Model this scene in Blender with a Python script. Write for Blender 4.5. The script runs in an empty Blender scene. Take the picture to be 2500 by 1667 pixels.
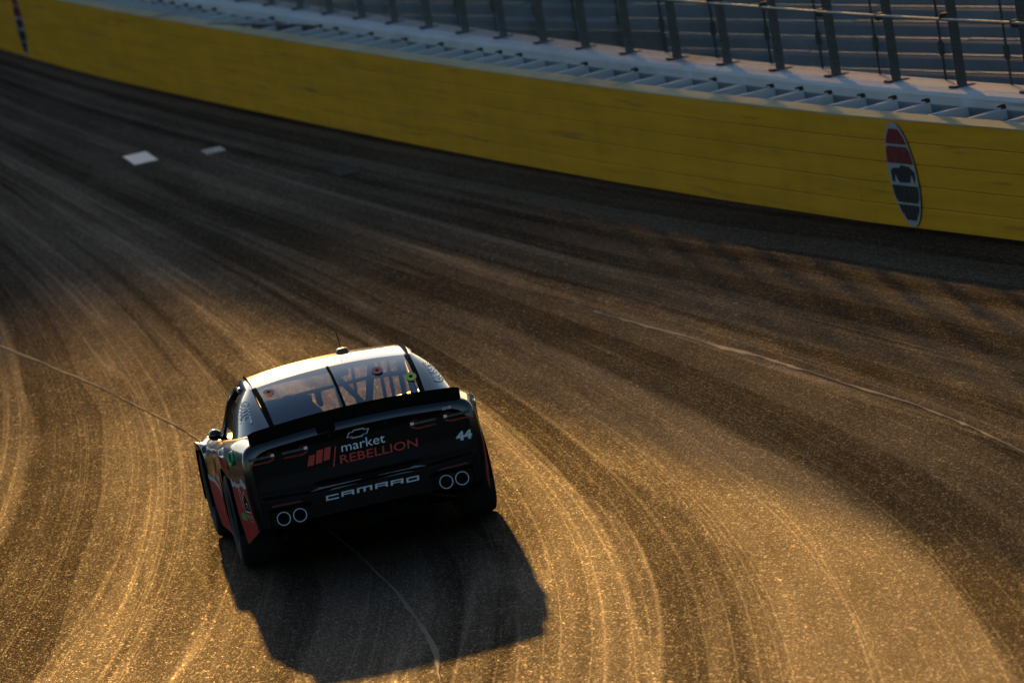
import bpy, math, random
import numpy as np
from mathutils import Matrix, Vector
random.seed(7); np.random.seed(7)
R = math.radians
SC = bpy.context.scene
COL = SC.collection

# ------------------------------------------------------------------ camera, sky, sun, exposure
# The scene frame is the banked track: z is the track normal, y the heading of the car.
def cam_axes(yaw, pitch, roll):
    fw = Vector((math.sin(yaw)*math.cos(pitch), math.cos(yaw)*math.cos(pitch), -math.sin(pitch)))
    rt = fw.cross(Vector((0, 0, 1))).normalized(); up = rt.cross(fw)
    return fw, math.cos(roll)*rt + math.sin(roll)*up, -math.sin(roll)*rt + math.cos(roll)*up
fw, rt, up = cam_axes(R(4.934), R(4.833), R(-12.32))
cam = bpy.data.cameras.new('camera'); camo = bpy.data.objects.new('camera', cam); COL.objects.link(camo)
m = Matrix.Identity(4)
for i in range(3):
    m[i][0], m[i][1], m[i][2] = rt[i], up[i], -fw[i]
m[0][3], m[1][3], m[2][3] = -5.854, -83.274, 8.256
camo.matrix_world = m
cam.sensor_width = 36; cam.lens = 400; cam.clip_end = 5000; cam.clip_start = 1
cam.dof.use_dof = True; cam.dof.focus_distance = 83.2; cam.dof.aperture_fstop = 5.6; cam.dof.aperture_blades = 9
SC.camera = camo

SUN_EL, SUN_AZ = R(7.6), R(2.9)          # azimuth measured from +y towards +x
sun_dir = Vector((math.sin(SUN_AZ)*math.cos(SUN_EL), math.cos(SUN_AZ)*math.cos(SUN_EL), math.sin(SUN_EL)))
world = bpy.data.worlds.new('World'); SC.world = world; world.use_nodes = True
wn = world.node_tree; bg = wn.nodes['Background']
sky = wn.nodes.new('ShaderNodeTexSky'); sky.sky_type = 'NISHITA'; sky.sun_disc = False
sky.sun_elevation = SUN_EL; sky.sun_rotation = SUN_AZ; sky.altitude = 600; sky.air_density = 1.0; sky.dust_density = 1.0; sky.ozone_density = 2.2
wn.links.new(sky.outputs[0], bg.inputs[0]); bg.inputs[1].default_value = 0.13
sl = bpy.data.lights.new('sun', 'SUN'); sl.energy = 2.0; sl.angle = R(0.53); sl.color = (1.0, 0.49, 0.105)
so = bpy.data.objects.new('sun', sl); COL.objects.link(so)
so.rotation_euler = (-sun_dir).to_track_quat('-Z', 'Y').to_euler()
so.location = (0, 60, 60)
vs = SC.view_settings
vs.view_transform = 'Standard'; vs.look = 'None'; vs.exposure = 0.0; vs.gamma = 1.0; vs.use_curve_mapping = False
SC.render.engine = 'CYCLES'; SC.cycles.use_denoising = True; SC.cycles.denoiser = 'OPENIMAGEDENOISE'; SC.cycles.denoising_prefilter = 'ACCURATE'; SC.cycles.max_bounces = 8; SC.cycles.transparent_max_bounces = 24
SC.cycles.sample_clamp_indirect = 0.6; SC.cycles.caustics_reflective = False; SC.cycles.caustics_refractive = False

# ------------------------------------------------------------------ helpers
def tag(o, label=None, cat=None, group=None, kind=None):
    if label: o['label'] = label
    if cat: o['category'] = cat
    if group: o['group'] = group
    if kind: o['kind'] = kind
    return o
def empty(name, loc=(0, 0, 0)):
    o = bpy.data.objects.new(name, None); o.location = loc; COL.objects.link(o); return o
def mesh_from(name, V, F, smooth=False):
    me = bpy.data.meshes.new(name); me.from_pydata([tuple(map(float, v)) for v in V], [], F); me.update()
    if smooth: me.polygons.foreach_set('use_smooth', [True]*len(me.polygons))
    return me
def place(name, me, mat, parent=None, loc=None, rot=None):
    o = bpy.data.objects.new(name, me); COL.objects.link(o)
    if mat is not None and len(me.materials) == 0: me.materials.append(mat)
    if parent is not None: o.parent = parent
    if loc is not None: o.location = loc
    if rot is not None: o.rotation_euler = rot
    return o
class MB:
    def __init__(s): s.v = []; s.f = []
    def add(s, V, F):
        b = len(s.v); s.v += [tuple(map(float, v)) for v in V]; s.f += [tuple(i+b for i in f) for f in F]; return s
    def box(s, c, d, rz=0.0, bev=0.0):
        hx, hy, hz = d[0]/2, d[1]/2, d[2]/2
        cr, sr = math.cos(rz), math.sin(rz)
        if bev <= 0:
            P = [(x*hx, y*hy, z*hz) for z in (-1, 1) for x, y in ((-1, -1), (1, -1), (1, 1), (-1, 1))]
            F = [(3, 2, 1, 0), (4, 5, 6, 7), (0, 1, 5, 4), (1, 2, 6, 5), (2, 3, 7, 6), (3, 0, 4, 7)]
        else:
            b = min(bev, hx*.9, hz*.9); P = []
            prof = [(-hx+b, -hz), (hx-b, -hz), (hx, -hz+b), (hx, hz-b), (hx-b, hz), (-hx+b, hz), (-hx, hz-b), (-hx, -hz+b)]
            for y in (-hy, hy): P += [(a, y, z) for a, z in prof]
            F = [tuple(range(8)), tuple(range(15, 7, -1))] + [(i, i+8, (i+1) % 8+8, (i+1) % 8) for i in range(8)]
        s.add([(c[0]+x*cr-y*sr, c[1]+x*sr+y*cr, c[2]+z) for x, y, z in P], F); return s
    def tube(s, pts, r, n=8, cap=True):
        pts = [Vector(p) for p in pts]; rings = []; k = len(pts)
        rr = r if hasattr(r, '__len__') else [r]*k
        for i, p in enumerate(pts):
            t = (pts[min(i+1, k-1)]-pts[max(i-1, 0)]).normalized()
            a = t.cross(Vector((0, 0, 1)) if abs(t.z) < .9 else Vector((1, 0, 0))).normalized(); b = t.cross(a)
            rings.append([p+rr[i]*(math.cos(2*math.pi*j/n)*a+math.sin(2*math.pi*j/n)*b) for j in range(n)])
        V = [v for q in rings for v in q]; F = []
        for i in range(k-1):
            for j in range(n): F.append((i*n+j, i*n+(j+1) % n, (i+1)*n+(j+1) % n, (i+1)*n+j))
        if cap: F += [tuple(range(n-1, -1, -1)), tuple((k-1)*n+j for j in range(n))]
        s.add(V, F); return s
    def grid(s, P, closed=False):
        P = np.asarray(P); n, m_ = P.shape[:2]; F = []
        for i in range(n-1):
            for j in range(m_-1 if not closed else m_):
                j2 = (j+1) % m_; F.append((i*m_+j, i*m_+j2, (i+1)*m_+j2, (i+1)*m_+j))
        s.add(P.reshape(-1, 3), F); return s
    def mesh(s, name, smooth=False): return mesh_from(name, s.v, s.f, smooth)
    def build(s, name, mat, parent=None, smooth=False): return place(name, s.mesh(name, smooth), mat, parent)
def pchip(xs, ys):
    xs = np.asarray(xs, float); ys = np.asarray(ys, float); h = np.diff(xs); d = np.diff(ys)/h
    mm = np.zeros_like(ys); mm[0], mm[-1] = d[0], d[-1]
    for i in range(1, len(xs)-1):
        if d[i-1]*d[i] > 0:
            w1, w2 = 2*h[i]+h[i-1], h[i]+2*h[i-1]; mm[i] = (w1+w2)/(w1/d[i-1]+w2/d[i])
    def g(x):
        x = np.asarray(x, float); i = np.clip(np.searchsorted(xs, x)-1, 0, len(xs)-2)
        t = (x-xs[i])/h[i]; t2 = t*t; t3 = t2*t
        return (2*t3-3*t2+1)*ys[i]+(t3-2*t2+t)*h[i]*mm[i]+(-2*t3+3*t2)*ys[i+1]+(t3-t2)*h[i]*mm[i+1]
    return g
def sstep(a, b, x):
    t = np.clip((np.asarray(x, float)-a)/(b-a), 0, 1); return t*t*(3-2*t)

# ------------------------------------------------------------------ materials
def new_mat(name):
    mt = bpy.data.materials.new(name); mt.use_nodes = True
    nt = mt.node_tree; return mt, nt, nt.nodes['Principled BSDF']
def N(nt, t, **kw):
    n = nt.nodes.new(t)
    for k, v in kw.items(): setattr(n, k, v)
    return n
def math_node(nt, op, a, b=None, c=None):
    n = N(nt, 'ShaderNodeMath', operation=op)
    for i, x in enumerate((a, b, c)):
        if x is None: continue
        if isinstance(x, (int, float)): n.inputs[i].default_value = x
        else: nt.links.new(x, n.inputs[i])
    return n.outputs[0]
def plain(name, col, rough=.5, metal=0.0, spec=.5, var=.12, vscale=6.0, coat=0.0, bump=0.0, bscale=80.0):
    """Principled material with a slight procedural mottling in colour and roughness."""
    mt, nt, b = new_mat(name)
    tc = N(nt, 'ShaderNodeTexCoord'); nz = N(nt, 'ShaderNodeTexNoise'); nz.inputs['Scale'].default_value = vscale; nz.inputs['Detail'].default_value = 6
    nt.links.new(tc.outputs['Object'], nz.inputs['Vector'])
    mr = N(nt, 'ShaderNodeMapRange'); mr.inputs[1].default_value = .3; mr.inputs[2].default_value = .7; mr.inputs[3].default_value = 1-var; mr.inputs[4].default_value = 1+var
    nt.links.new(nz.outputs[0], mr.inputs[0])
    mx = N(nt, 'ShaderNodeMix', data_type='RGBA', blend_type='MULTIPLY'); mx.inputs[0].default_value = 1
    mx.inputs[6].default_value = (*col, 1); nt.links.new(mr.outputs[0], mx.inputs[7]); nt.links.new(mx.outputs[2], b.inputs['Base Color'])
    b.inputs['Roughness'].default_value = rough; b.inputs['Metallic'].default_value = metal
    b.inputs['Specular IOR Level'].default_value = spec; b.inputs['Coat Weight'].default_value = coat; b.inputs['Coat Roughness'].default_value = .05
    if bump:
        n2 = N(nt, 'ShaderNodeTexNoise'); n2.inputs['Scale'].default_value = bscale; nt.links.new(tc.outputs['Object'], n2.inputs['Vector'])
        bp = N(nt, 'ShaderNodeBump'); bp.inputs['Strength'].default_value = bump; bp.inputs['Distance'].default_value = .01
        nt.links.new(n2.outputs[0], bp.inputs['Height']); nt.links.new(bp.outputs[0], b.inputs['Normal'])
    return mt

def asphalt_material():
    mt, nt, b = new_mat('asphalt'); L = nt.links.new
    uv = N(nt, 'ShaderNodeUVMap', uv_map='lane'); sx = N(nt, 'ShaderNodeSeparateXYZ'); L(uv.outputs[0], sx.inputs[0])
    u, s = sx.outputs[0], sx.outputs[1]
    def streak(ku, ks, off, detail=2.0, rough=.5):
        cb = N(nt, 'ShaderNodeCombineXYZ'); L(math_node(nt, 'MULTIPLY', u, ku), cb.inputs[0]); L(math_node(nt, 'MULTIPLY', s, ks), cb.inputs[1]); cb.inputs[2].default_value = off
        nz = N(nt, 'ShaderNodeTexNoise'); nz.inputs['Scale'].default_value = 1; nz.inputs['Detail'].default_value = detail; nz.inputs['Roughness'].default_value = rough
        L(cb.outputs[0], nz.inputs['Vector']); return nz.outputs[0]
    wob = N(nt, 'ShaderNodeTexNoise', noise_dimensions='1D'); wob.inputs['Scale'].default_value = 1; wob.inputs['Detail'].default_value = 1; L(math_node(nt, 'MULTIPLY', s, .07), wob.inputs['W'])
    u0 = u; u2 = math_node(nt, 'ADD', u, math_node(nt, 'ADD', math_node(nt, 'MULTIPLY', s, .006), math_node(nt, 'MULTIPLY', wob.outputs[0], .5)))
    broad = streak(.95, .010, 3.1, 1); fine = streak(17, .02, 1.7, 3, .6); patch = streak(.5, .10, 5.5, 5, .6)
    u = u2; mid = streak(2.2, .012, 8.4, 1); u = u0
    # rubbered groove: broad and mid bands with fairly sharp sides
    def band(x, lo, hi):
        mr = N(nt, 'ShaderNodeMapRange', interpolation_type='SMOOTHSTEP'); mr.inputs[1].default_value = lo; mr.inputs[2].default_value = hi; L(x, mr.inputs[0]); return mr.outputs[0]
    g1 = band(broad, .485, .525); g2 = band(mid, .49, .53); g3 = band(fine, .43, .59); g4 = band(patch, .36, .66)
    g = math_node(nt, 'ADD', math_node(nt, 'MULTIPLY', g1, .24), math_node(nt, 'MULTIPLY', g2, .22))
    g = math_node(nt, 'ADD', g, math_node(nt, 'MULTIPLY', g3, .06)); g = math_node(nt, 'ADD', g, math_node(nt, 'ADD', math_node(nt, 'MULTIPLY', g4, .22), .08))
    # thin polished tyre lines
    def line(x, c, w):
        d = math_node(nt, 'ABSOLUTE', math_node(nt, 'SUBTRACT', x, c)); mr = N(nt, 'ShaderNodeMapRange'); mr.inputs[1].default_value = 0; mr.inputs[2].default_value = w; mr.inputs[3].default_value = 1; mr.inputs[4].default_value = 0; L(d, mr.inputs[0]); return mr.outputs[0]
    ln = math_node(nt, 'MAXIMUM', line(streak(1.5, .006, 12.2, 0), .5, .006), line(streak(1.9, .006, 21.7, 0), .46, .006))
    ln = math_node(nt, 'MAXIMUM', ln, math_node(nt, 'MAXIMUM', line(streak(3.4, .008, 31.7, 1), .5, .009), line(streak(2.7, .007, 44.1, 0), .53, .006)))
    # aggregate
    tc = N(nt, 'ShaderNodeTexCoord')
    ag = N(nt, 'ShaderNodeTexNoise'); ag.inputs['Scale'].default_value = 45; ag.inputs['Detail'].default_value = 4; ag.inputs['Roughness'].default_value = .7; L(tc.outputs['Object'], ag.inputs['Vector'])
    vo = N(nt, 'ShaderNodeTexVoronoi'); vo.inputs['Scale'].default_value = 38; L(tc.outputs['Object'], vo.inputs['Vector'])
    gl = N(nt, 'ShaderNodeMapRange'); gl.inputs[1].default_value = .25; gl.inputs[2].default_value = .75; L(ag.outputs[0], gl.inputs[0])
    def grains(sx_, sy_):
        mpg = N(nt, 'ShaderNodeMapping'); mpg.inputs['Scale'].default_value = (sx_, sy_, 1); L(tc.outputs['Object'], mpg.inputs[0])
        vg = N(nt, 'ShaderNodeTexVoronoi', voronoi_dimensions='2D'); vg.inputs['Scale'].default_value = 1; L(mpg.outputs[0], vg.inputs['Vector'])
        sg = N(nt, 'ShaderNodeSeparateColor'); L(vg.outputs['Color'], sg.inputs[0]); return sg
    ga, gb, gc = grains(150, 42), grains(85, 22), grains(48, 11)
    def ramp(x, lo, hi, a0=0.0, a1=1.0):
        q = N(nt, 'ShaderNodeMapRange'); q.inputs[1].default_value = lo; q.inputs[2].default_value = hi; q.inputs[3].default_value = a0; q.inputs[4].default_value = a1; L(x, q.inputs[0]); return q.outputs[0]
    glint = math_node(nt, 'ADD', math_node(nt, 'MULTIPLY', ramp(ga.outputs[0], .82, .99), 1.0), math_node(nt, 'MULTIPLY', ramp(gb.outputs[0], .90, .995), .9))
    glint = math_node(nt, 'ADD', glint, math_node(nt, 'MULTIPLY', ramp(gc.outputs[0], .975, 1.0), .6))
    dull = math_node(nt, 'MULTIPLY', ramp(ga.outputs[1], 0, 1, .2, 1.5), ramp(gb.outputs[1], 0, 1, .35, 1.4))
    cr = N(nt, 'ShaderNodeValToRGB'); e = cr.color_ramp.elements
    e[0].position = .1; e[0].color = (.015, .0092, .0052, 1); e[1].position = .85; e[1].color = (.042, .0255, .0138, 1)
    b.inputs['Specular Tint'].default_value = (1.0, .66, .34, 1)
    gm = math_node(nt, 'ADD', math_node(nt, 'MULTIPLY', g, .8), math_node(nt, 'MULTIPLY', gl.outputs[0], .2)); gm = math_node(nt, 'ADD', gm, math_node(nt, 'MULTIPLY', ln, .26))
    L(gm, cr.inputs[0]); L(cr.outputs[0], b.inputs['Base Color'])
    sp = math_node(nt, 'ADD', math_node(nt, 'MULTIPLY', math_node(nt, 'POWER', gm, 2.9), .60), .008); sp = math_node(nt, 'ADD', math_node(nt, 'MULTIPLY', sp, dull), math_node(nt, 'MULTIPLY', glint, math_node(nt, 'ADD', math_node(nt, 'MULTIPLY', g, 1.15), .08))); sp = math_node(nt, 'MULTIPLY', sp, .56); L(sp, b.inputs['Specular IOR Level'])
    rg = N(nt, 'ShaderNodeMapRange'); rg.inputs[3].default_value = .90; rg.inputs[4].default_value = .68; L(gm, rg.inputs[0]); L(math_node(nt, 'SUBTRACT', rg.outputs[0], math_node(nt, 'MULTIPLY', glint, .16)), b.inputs['Roughness'])
    bp = N(nt, 'ShaderNodeBump'); bp.inputs['Strength'].default_value = 1.0; bp.inputs['Distance'].default_value = .005
    hgt = math_node(nt, 'ADD', ag.outputs[0], math_node(nt, 'MULTIPLY', vo.outputs[0], .5)); L(hgt, bp.inputs['Height']); L(bp.outputs[0], b.inputs['Normal'])
    return mt
def glass_material():
    mt = bpy.data.materials.new('window_glass'); mt.use_nodes = True; nt = mt.node_tree; nt.nodes.clear()
    out = N(nt, 'ShaderNodeOutputMaterial'); tr = N(nt, 'ShaderNodeBsdfTransparent'); tr.inputs[0].default_value = (.90, .91, .93, 1)
    gl = N(nt, 'ShaderNodeBsdfGlossy'); gl.inputs['Roughness'].default_value = .04; gl.inputs[0].default_value = (.82, .9, 1, 1)
    fr = N(nt, 'ShaderNodeLayerWeight'); fr.inputs[0].default_value = .5; mx = N(nt, 'ShaderNodeMixShader')
    fac = math_node(nt, 'ADD', math_node(nt, 'MULTIPLY', math_node(nt, 'POWER', fr.outputs['Facing'], 3.0), .5), .09)
    nt.links.new(fac, mx.inputs[0]); nt.links.new(tr.outputs[0], mx.inputs[1]); nt.links.new(gl.outputs[0], mx.inputs[2]); nt.links.new(mx.outputs[0], out.inputs[0])
    return mt
def wall_paint(name, col, streaky=.25):
    """painted steel with rubber scuffs along the wall and faint vertical drips"""
    mt, nt, b = new_mat(name); L = nt.links.new
    tc = N(nt, 'ShaderNodeTexCoord'); geo = N(nt, 'ShaderNodeNewGeometry')
    mp = N(nt, 'ShaderNodeMapping'); mp.inputs['Scale'].default_value = (1.2, .25, 9); L(geo.outputs['Position'], mp.inputs[0])
    n1 = N(nt, 'ShaderNodeTexNoise'); n1.inputs['Scale'].default_value = 1; n1.inputs['Detail'].default_value = 6; L(mp.outputs[0], n1.inputs['Vector'])
    mp2 = N(nt, 'ShaderNodeMapping'); mp2.inputs['Scale'].default_value = (1, 1.1, 1.5); L(geo.outputs['Position'], mp2.inputs[0])
    n2 = N(nt, 'ShaderNodeTexNoise'); n2.inputs['Scale'].default_value = 1; n2.inputs['Detail'].default_value = 8; n2.inputs['Roughness'].default_value = .65; L(mp2.outputs[0], n2.inputs['Vector'])
    f = math_node(nt, 'ADD', math_node(nt, 'MULTIPLY', n1.outputs[0], .6), math_node(nt, 'MULTIPLY', n2.outputs[0], .4))
    cr = N(nt, 'ShaderNodeValToRGB'); e = cr.color_ramp.elements
    e[0].position = .33; e[0].color = tuple(c*(1-streaky) for c in col)+(1,); e[1].position = .6; e[1].color = (*col, 1)
    L(f, cr.inputs[0])
    # sparse dark scuffs
    mp3 = N(nt, 'ShaderNodeMapping'); mp3.inputs['Scale'].default_value = (1, .30, 13); L(geo.outputs['Position'], mp3.inputs[0])
    n3 = N(nt, 'ShaderNodeTexNoise'); n3.inputs['Scale'].default_value = 1; n3.inputs['Detail'].default_value = 5; L(mp3.outputs[0], n3.inputs['Vector'])
    mr = N(nt, 'ShaderNodeMapRange'); mr.inputs[1].default_value = .63; mr.inputs[2].default_value = .76; L(n3.outputs[0], mr.inputs[0])
    mx = N(nt, 'ShaderNodeMix', data_type='RGBA'); L(math_node(nt, 'MULTIPLY', mr.outputs[0], .5), mx.inputs[0]); L(cr.outputs[0], mx.inputs[6]); mx.inputs[7].default_value = (.05, .045, .04, 1)
    L(mx.outputs[2], b.inputs['Base Color']); b.inputs['Roughness'].default_value = .7; b.inputs['Specular IOR Level'].default_value = .12
    return mt
M = {}
M['asphalt'] = asphalt_material()
M['seam2'] = plain('shaded_tar_seam', (.034, .021, .0115), .68, spec=.3, var=.3, vscale=9, bump=.6, bscale=30)  # duller copy of the tar for the seam that crosses the car's shadow
M['seam'] = plain('tar_seam', (.040, .023, .010), .62, spec=.4, var=.3, vscale=9, bump=.6, bscale=30)
M['dirt'] = plain('dirt', (.10, .085, .07), .9, var=.3, vscale=.3)
M['yellow'] = wall_paint('yellow_paint', (.95, .43, .001))
M['cream'] = wall_paint('cream_paint', (.70, .60, .34), .35)
M['white_steel'] = wall_paint('white_steel_paint', (.84, .85, .86), .2)
M['gap2'] = wall_paint('darkened_concrete', (.26, .29, .33), .3)
M['gap'] = wall_paint('grey_gap_steel', (.10, .12, .14), .3)
M['white_concrete'] = wall_paint('white_concrete_paint', (.76, .79, .82), .25)
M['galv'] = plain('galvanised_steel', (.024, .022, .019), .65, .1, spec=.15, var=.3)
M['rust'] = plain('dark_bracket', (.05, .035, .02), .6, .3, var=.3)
M['wire'] = plain('fence_wire', (.20, .20, .19), .45, .7)
M['em_white'] = plain('emblem_white', (.40, .40, .41), .6, spec=.1); M['em_red'] = plain('emblem_red', (.24, .010, .014), .6, spec=.1); M['em_black'] = plain('emblem_black', (.018, .018, .02), .6, spec=.1)
M['bench'] = plain('aluminium_bench', (.30, .27, .22), .5, .8, var=.2, vscale=3)
M['riser'] = plain('stand_concrete', (.26, .29, .33), .95, spec=.05, var=.2, vscale=.8)
M['brown'] = plain('brown_board', (.075, .055, .042), .8, var=.25, vscale=1.2)
M['patch'] = plain('white_patch', (.85, .85, .86), .3, spec=.8, var=.06); M['patch2'] = plain('cream_patch', (.50, .44, .34), .6, var=.1); M['patch3'] = plain('grey_patch', (.035, .03, .026), .85, spec=.1, var=.1)

# ------------------------------------------------------------------ track
WX = pchip([-60, -30, -10, 12.4, 16.25, 20.05, 25.63, 31.81, 39.44, 45.03, 50.68, 57.52, 64.82, 71.9, 82.85, 110, 150],
           [15.4, 11.8, 9.46, 6.86, 6.43, 6.05, 5.57, 5.07, 4.52, 4.14, 3.78, 3.36, 2.91, 2.53, 2.05, 1.1, 0.0])
def wall_frame(y):
    x = float(WX(y)); d = float(WX(y+.1)-WX(y-.1))/.2; t = Vector((d, 1, 0)).normalized(); n = Vector((t.y, -t.x, 0))
    return Vector((x, y, 0)), t, n            # n points away from the track
H0 = pchip([-80, -12, -5, 0, 10, 20, 40, 75, 150], [.22, .13, .10, .078, .045, .018, -.005, -.015, -.02])
KK = pchip([-80, -12, 0, 20, 40, 75, 150], [.02, .022, .025, .021, .016, .014, .012])
def lane_u(X, Y):
    """follow the tyre-groove direction from (x, y) back to y = 0"""
    n = 160; x = X.copy(); h = -Y/n; y = Y.copy()
    g = lambda x_, y_: H0(y_)-KK(y_)*np.clip(x_, -5, 10)
    for _ in range(n):
        k1 = g(x, y); k2 = g(x+.5*h*k1, y+.5*h); x = x+h*k2; y = y+h
    return x
ny, nx = 231, 90
ys = np.concatenate([np.linspace(-75, -20, 40), np.linspace(-19.6, 60, 190), np.linspace(61, 145, 60)]); ny = len(ys)
tx = np.linspace(0, 1, nx)**.6
X = np.stack([-45+tx*(float(WX(y))+.15+45) for y in ys]); Y = np.repeat(ys[:, None], nx, 1)
U = lane_u(X, Y)
mb = MB().grid(np.stack([X, Y, np.zeros_like(X)], -1)[:, ::-1] if False else np.stack([X, Y, np.zeros_like(X)], -1))
me = mb.mesh('track', True); me.flip_normals() if me.polygons[0].normal.z < 0 else None
uvl = me.uv_layers.new(name='lane'); li = np.zeros(len(me.loops), np.int32); me.loops.foreach_get('vertex_index', li)
uvl.data.foreach_set('uv', np.stack([U.reshape(-1)[li], Y.reshape(-1)[li]], -1).astype(np.float32).ravel())
track = place('track', me, M['asphalt']); tag(track, 'dark banked asphalt racing surface streaked with tyre marks', 'track', kind='structure')
gm_ = MB().box((0, 600, -.06), (3600, 3600, .1)); ground = gm_.build('ground', M['dirt']); tag(ground, 'bare brown ground around the speedway', 'ground', kind='structure')
def ribbon(pts, w, h, wob, seed):
    rs = np.random.RandomState(seed); pts = np.array(pts, float); o = np.argsort(pts[:, 1]); g = pchip(pts[o, 1], pts[o, 0])
    yy = np.arange(pts[:, 1].min(), pts[:, 1].max(), .12); xx = g(yy)
    nz = np.convolve(rs.randn(len(yy)+12), np.ones(13)/13, 'valid')*wob*.4; xx = xx+nz
    ww = w*np.clip(.75+1.9*np.convolve(rs.randn(len(yy)+14), np.ones(15)/15, 'valid'), .25, 1.8)
    return np.stack([np.stack([xx-ww, yy, 0*yy+.002], -1), np.stack([xx-ww*.5, yy, 0*yy+h], -1), np.stack([xx+ww*.5, yy, 0*yy+h], -1), np.stack([xx+ww, yy, 0*yy+.002], -1)], 1)
for i, (pts, w) in enumerate([([(3.40, 15.2), (3.46, 14.09), (3.69, 10.46), (3.91, 7.15), (4.09, 3.45), (4.22, .91), (4.29, -1.7), (4.32, -4.37), (4.3, -12)], .024),
                              ([(-2.2, 38), (-1.25, 26.33), (-.92, 21.43), (-.65, 16.46), (-.42, 11.03), (-.18, -1.38), (-.19, -3.77), (-.31, -7.97), (-.48, -10.28), (-1.0, -18)], .014)]):
    MB().grid(ribbon(pts, w, .010, .05, i)).build('seam', M['seam' if i == 0 else 'seam2'], track, True)
def patch_thing(c, d, rz, mat, label):
    o = MB().box((0, 0, .004), (d[0], d[1], .008)).build('track_patch', mat); o.location = (c[0], c[1], .001); o.rotation_euler[2] = rz
    tag(o, label, 'patch')
patch_thing((1.84, 50.2), (.28, 2.0), .0, M['patch'], 'bright white square patch lying on the far track surface')
patch_thing((2.6, 48.6), (.23, .95), .0, M['patch2'], 'small cream patch on the track beside the white one')
patch_thing((3.4, 40.1), (.24, 1.45), .0, M['patch3'], 'faint grey patch on the track nearest the yellow wall')

# ------------------------------------------------------------------ crash barrier and concrete wall
barrier = empty('crash_barrier', (6.0, 20, 0)); tag(barrier, 'long yellow crash barrier of five stacked steel beams with cream top', 'barrier')
SEC, NB, BH = 6.0, 5, .196
sec_y = np.arange(-30, 132, SEC)
beam_me = None
def rel(p): return Vector(p)-Vector((6.0, 20, 0))
def beam_mesh(length):
    return MB().box((0, 0, 0), (.19, length, BH-.004), bev=.006).mesh('beam')
beam_me = beam_mesh(SEC*1.0075-.006); cap_me = MB().box((0, 0, 0), (.2, SEC*1.0075-.004, .012)).mesh('top_plate'); back_me = MB().box((0, 0, 0), (.40, SEC*1.0075-.004, .02)).mesh('gap_cover')
for y in sec_y:
    a, _, _ = wall_frame(y); b_, _, _ = wall_frame(y+SEC); t = (b_-a); ln = t.length; ang = math.atan2(-t.x, t.y); n = Vector((t.y, -t.x, 0)).normalized(); mid = (a+b_)/2
    for k in range(NB):
        o = place('beam', beam_me, M['yellow'], barrier, rel(mid+n*(.095+random.uniform(-.002, .002))+Vector((0, 0, BH*(k+.5)+.001))), (0, 0, ang)); o.scale[1] = ln/(SEC*1.0075)
    o = place('top_plate', cap_me, M['cream'], barrier, rel(mid+n*.096+Vector((0, 0, BH*NB+.009))), (0, 0, ang)); o.scale[1] = ln/(SEC*1.0075)
    o = place('gap_cover', back_me, M['gap'], barrier, rel(mid+n*.39+Vector((0, 0, .40))), (0, 0, ang)); o.scale[1] = ln/(SEC*1.0075)
strut_me = MB().box((0, 0, 0), (.40, .13, .09), bev=.012).mesh('strut'); brk_me = MB().box((.178, -.035, .045), (.035, .05, .07)).box((.16, -.02, .075), (.06, .03, .02)).mesh('bracket')
yy = 4.0
while yy < 96:
    p, t, n = wall_frame(yy); ang = math.atan2(n.y, n.x)+random.uniform(.10, .16)
    o = place('strut', strut_me, M['white_steel'], barrier, rel(p+n*.385+Vector((0, 0, .945))), (0, random.uniform(-.04, .02), ang))
    if random.random() < .6: place('bracket', brk_me, M['rust'], o)
    yy += 1.3*random.uniform(.93, 1.07)
# emblems on the barrier
def emblem(yc):
    p, t, n = wall_frame(yc); a, b = .52, .455; zc = .493
    def to3(u, w, off): q = p-t*u-n*off; return (q.x-6.0, q.y-20, zc+w)
    # u: + is towards the camera side (right in the picture)
    root = MB()
    ring = [to3(a*1.0*math.cos(k*2*math.pi/64), b*1.045*math.sin(k*2*math.pi/64), .0035) for k in range(64)]
    root.add(ring, [tuple(range(64))]); disc = root.build('emblem', M['em_white'], barrier)
    A, B = a*.93, b*.96
    def cell(u0b, u1b, u0t, u1t, z0, z1, mat):
        L, Rr = [], []
        for k in range(9):
            z = z0+(z1-z0)*k/8; lim = A*math.sqrt(max(0, 1-(z/B)**2)); f = k/8
            l = max(-lim, u0b+(u0t-u0b)*f); r = min(lim, u1b+(u1t-u1b)*f)
            if r > l+.004: L.append(to3(l, z, .009)); Rr.append(to3(r, z, .009))
        if len(L) < 2: return
        nL = len(L); MB().add(L+Rr, [(k, k+1, nL+k+1, nL+k) for k in range(nL-1)]).build('emblem_panel', mat, disc)
    rays = [-1.2, -.62, -.3, -.1, .1, .3, .62, 1.2]
    for sgn, mat in ((1, M['em_red']), (-1, M['em_black'])):
        for z0, z1 in ((.10, .255), (.275, .46)):
            for r0, r1 in zip(rays[:-1], rays[1:]):
                s0, s1 = (.35+z0*1.9)*.75, (.35+z1*1.9)*.75
                if sgn > 0: cell(r0*s0+.014, r1*s0-.014, r0*s1+.014, r1*s1-.014, z0, z1, mat)
                else: cell(r0*s1+.014, r1*s1-.014, r0*s0+.014, r1*s0-.014, -z1, -z0, mat)
    # dark winged shape in the white middle band
    sh = [(-.42, -.07), (-.40, .03), (-.30, .055), (-.05, .06), (.0, .085), (.30, .075), (.46, .03), (.45, -.02), (.40, -.075), (.33, .02), (.22, -.07), (-.16, -.075), (-.28, .01), (-.34, -.075)]
    MB().add([to3(u, w, .009) for u, w in sh], [tuple(range(len(sh)))]).build('emblem_figure', M['em_black'], disc)
emblem(16.2); emblem(78.7)

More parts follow.
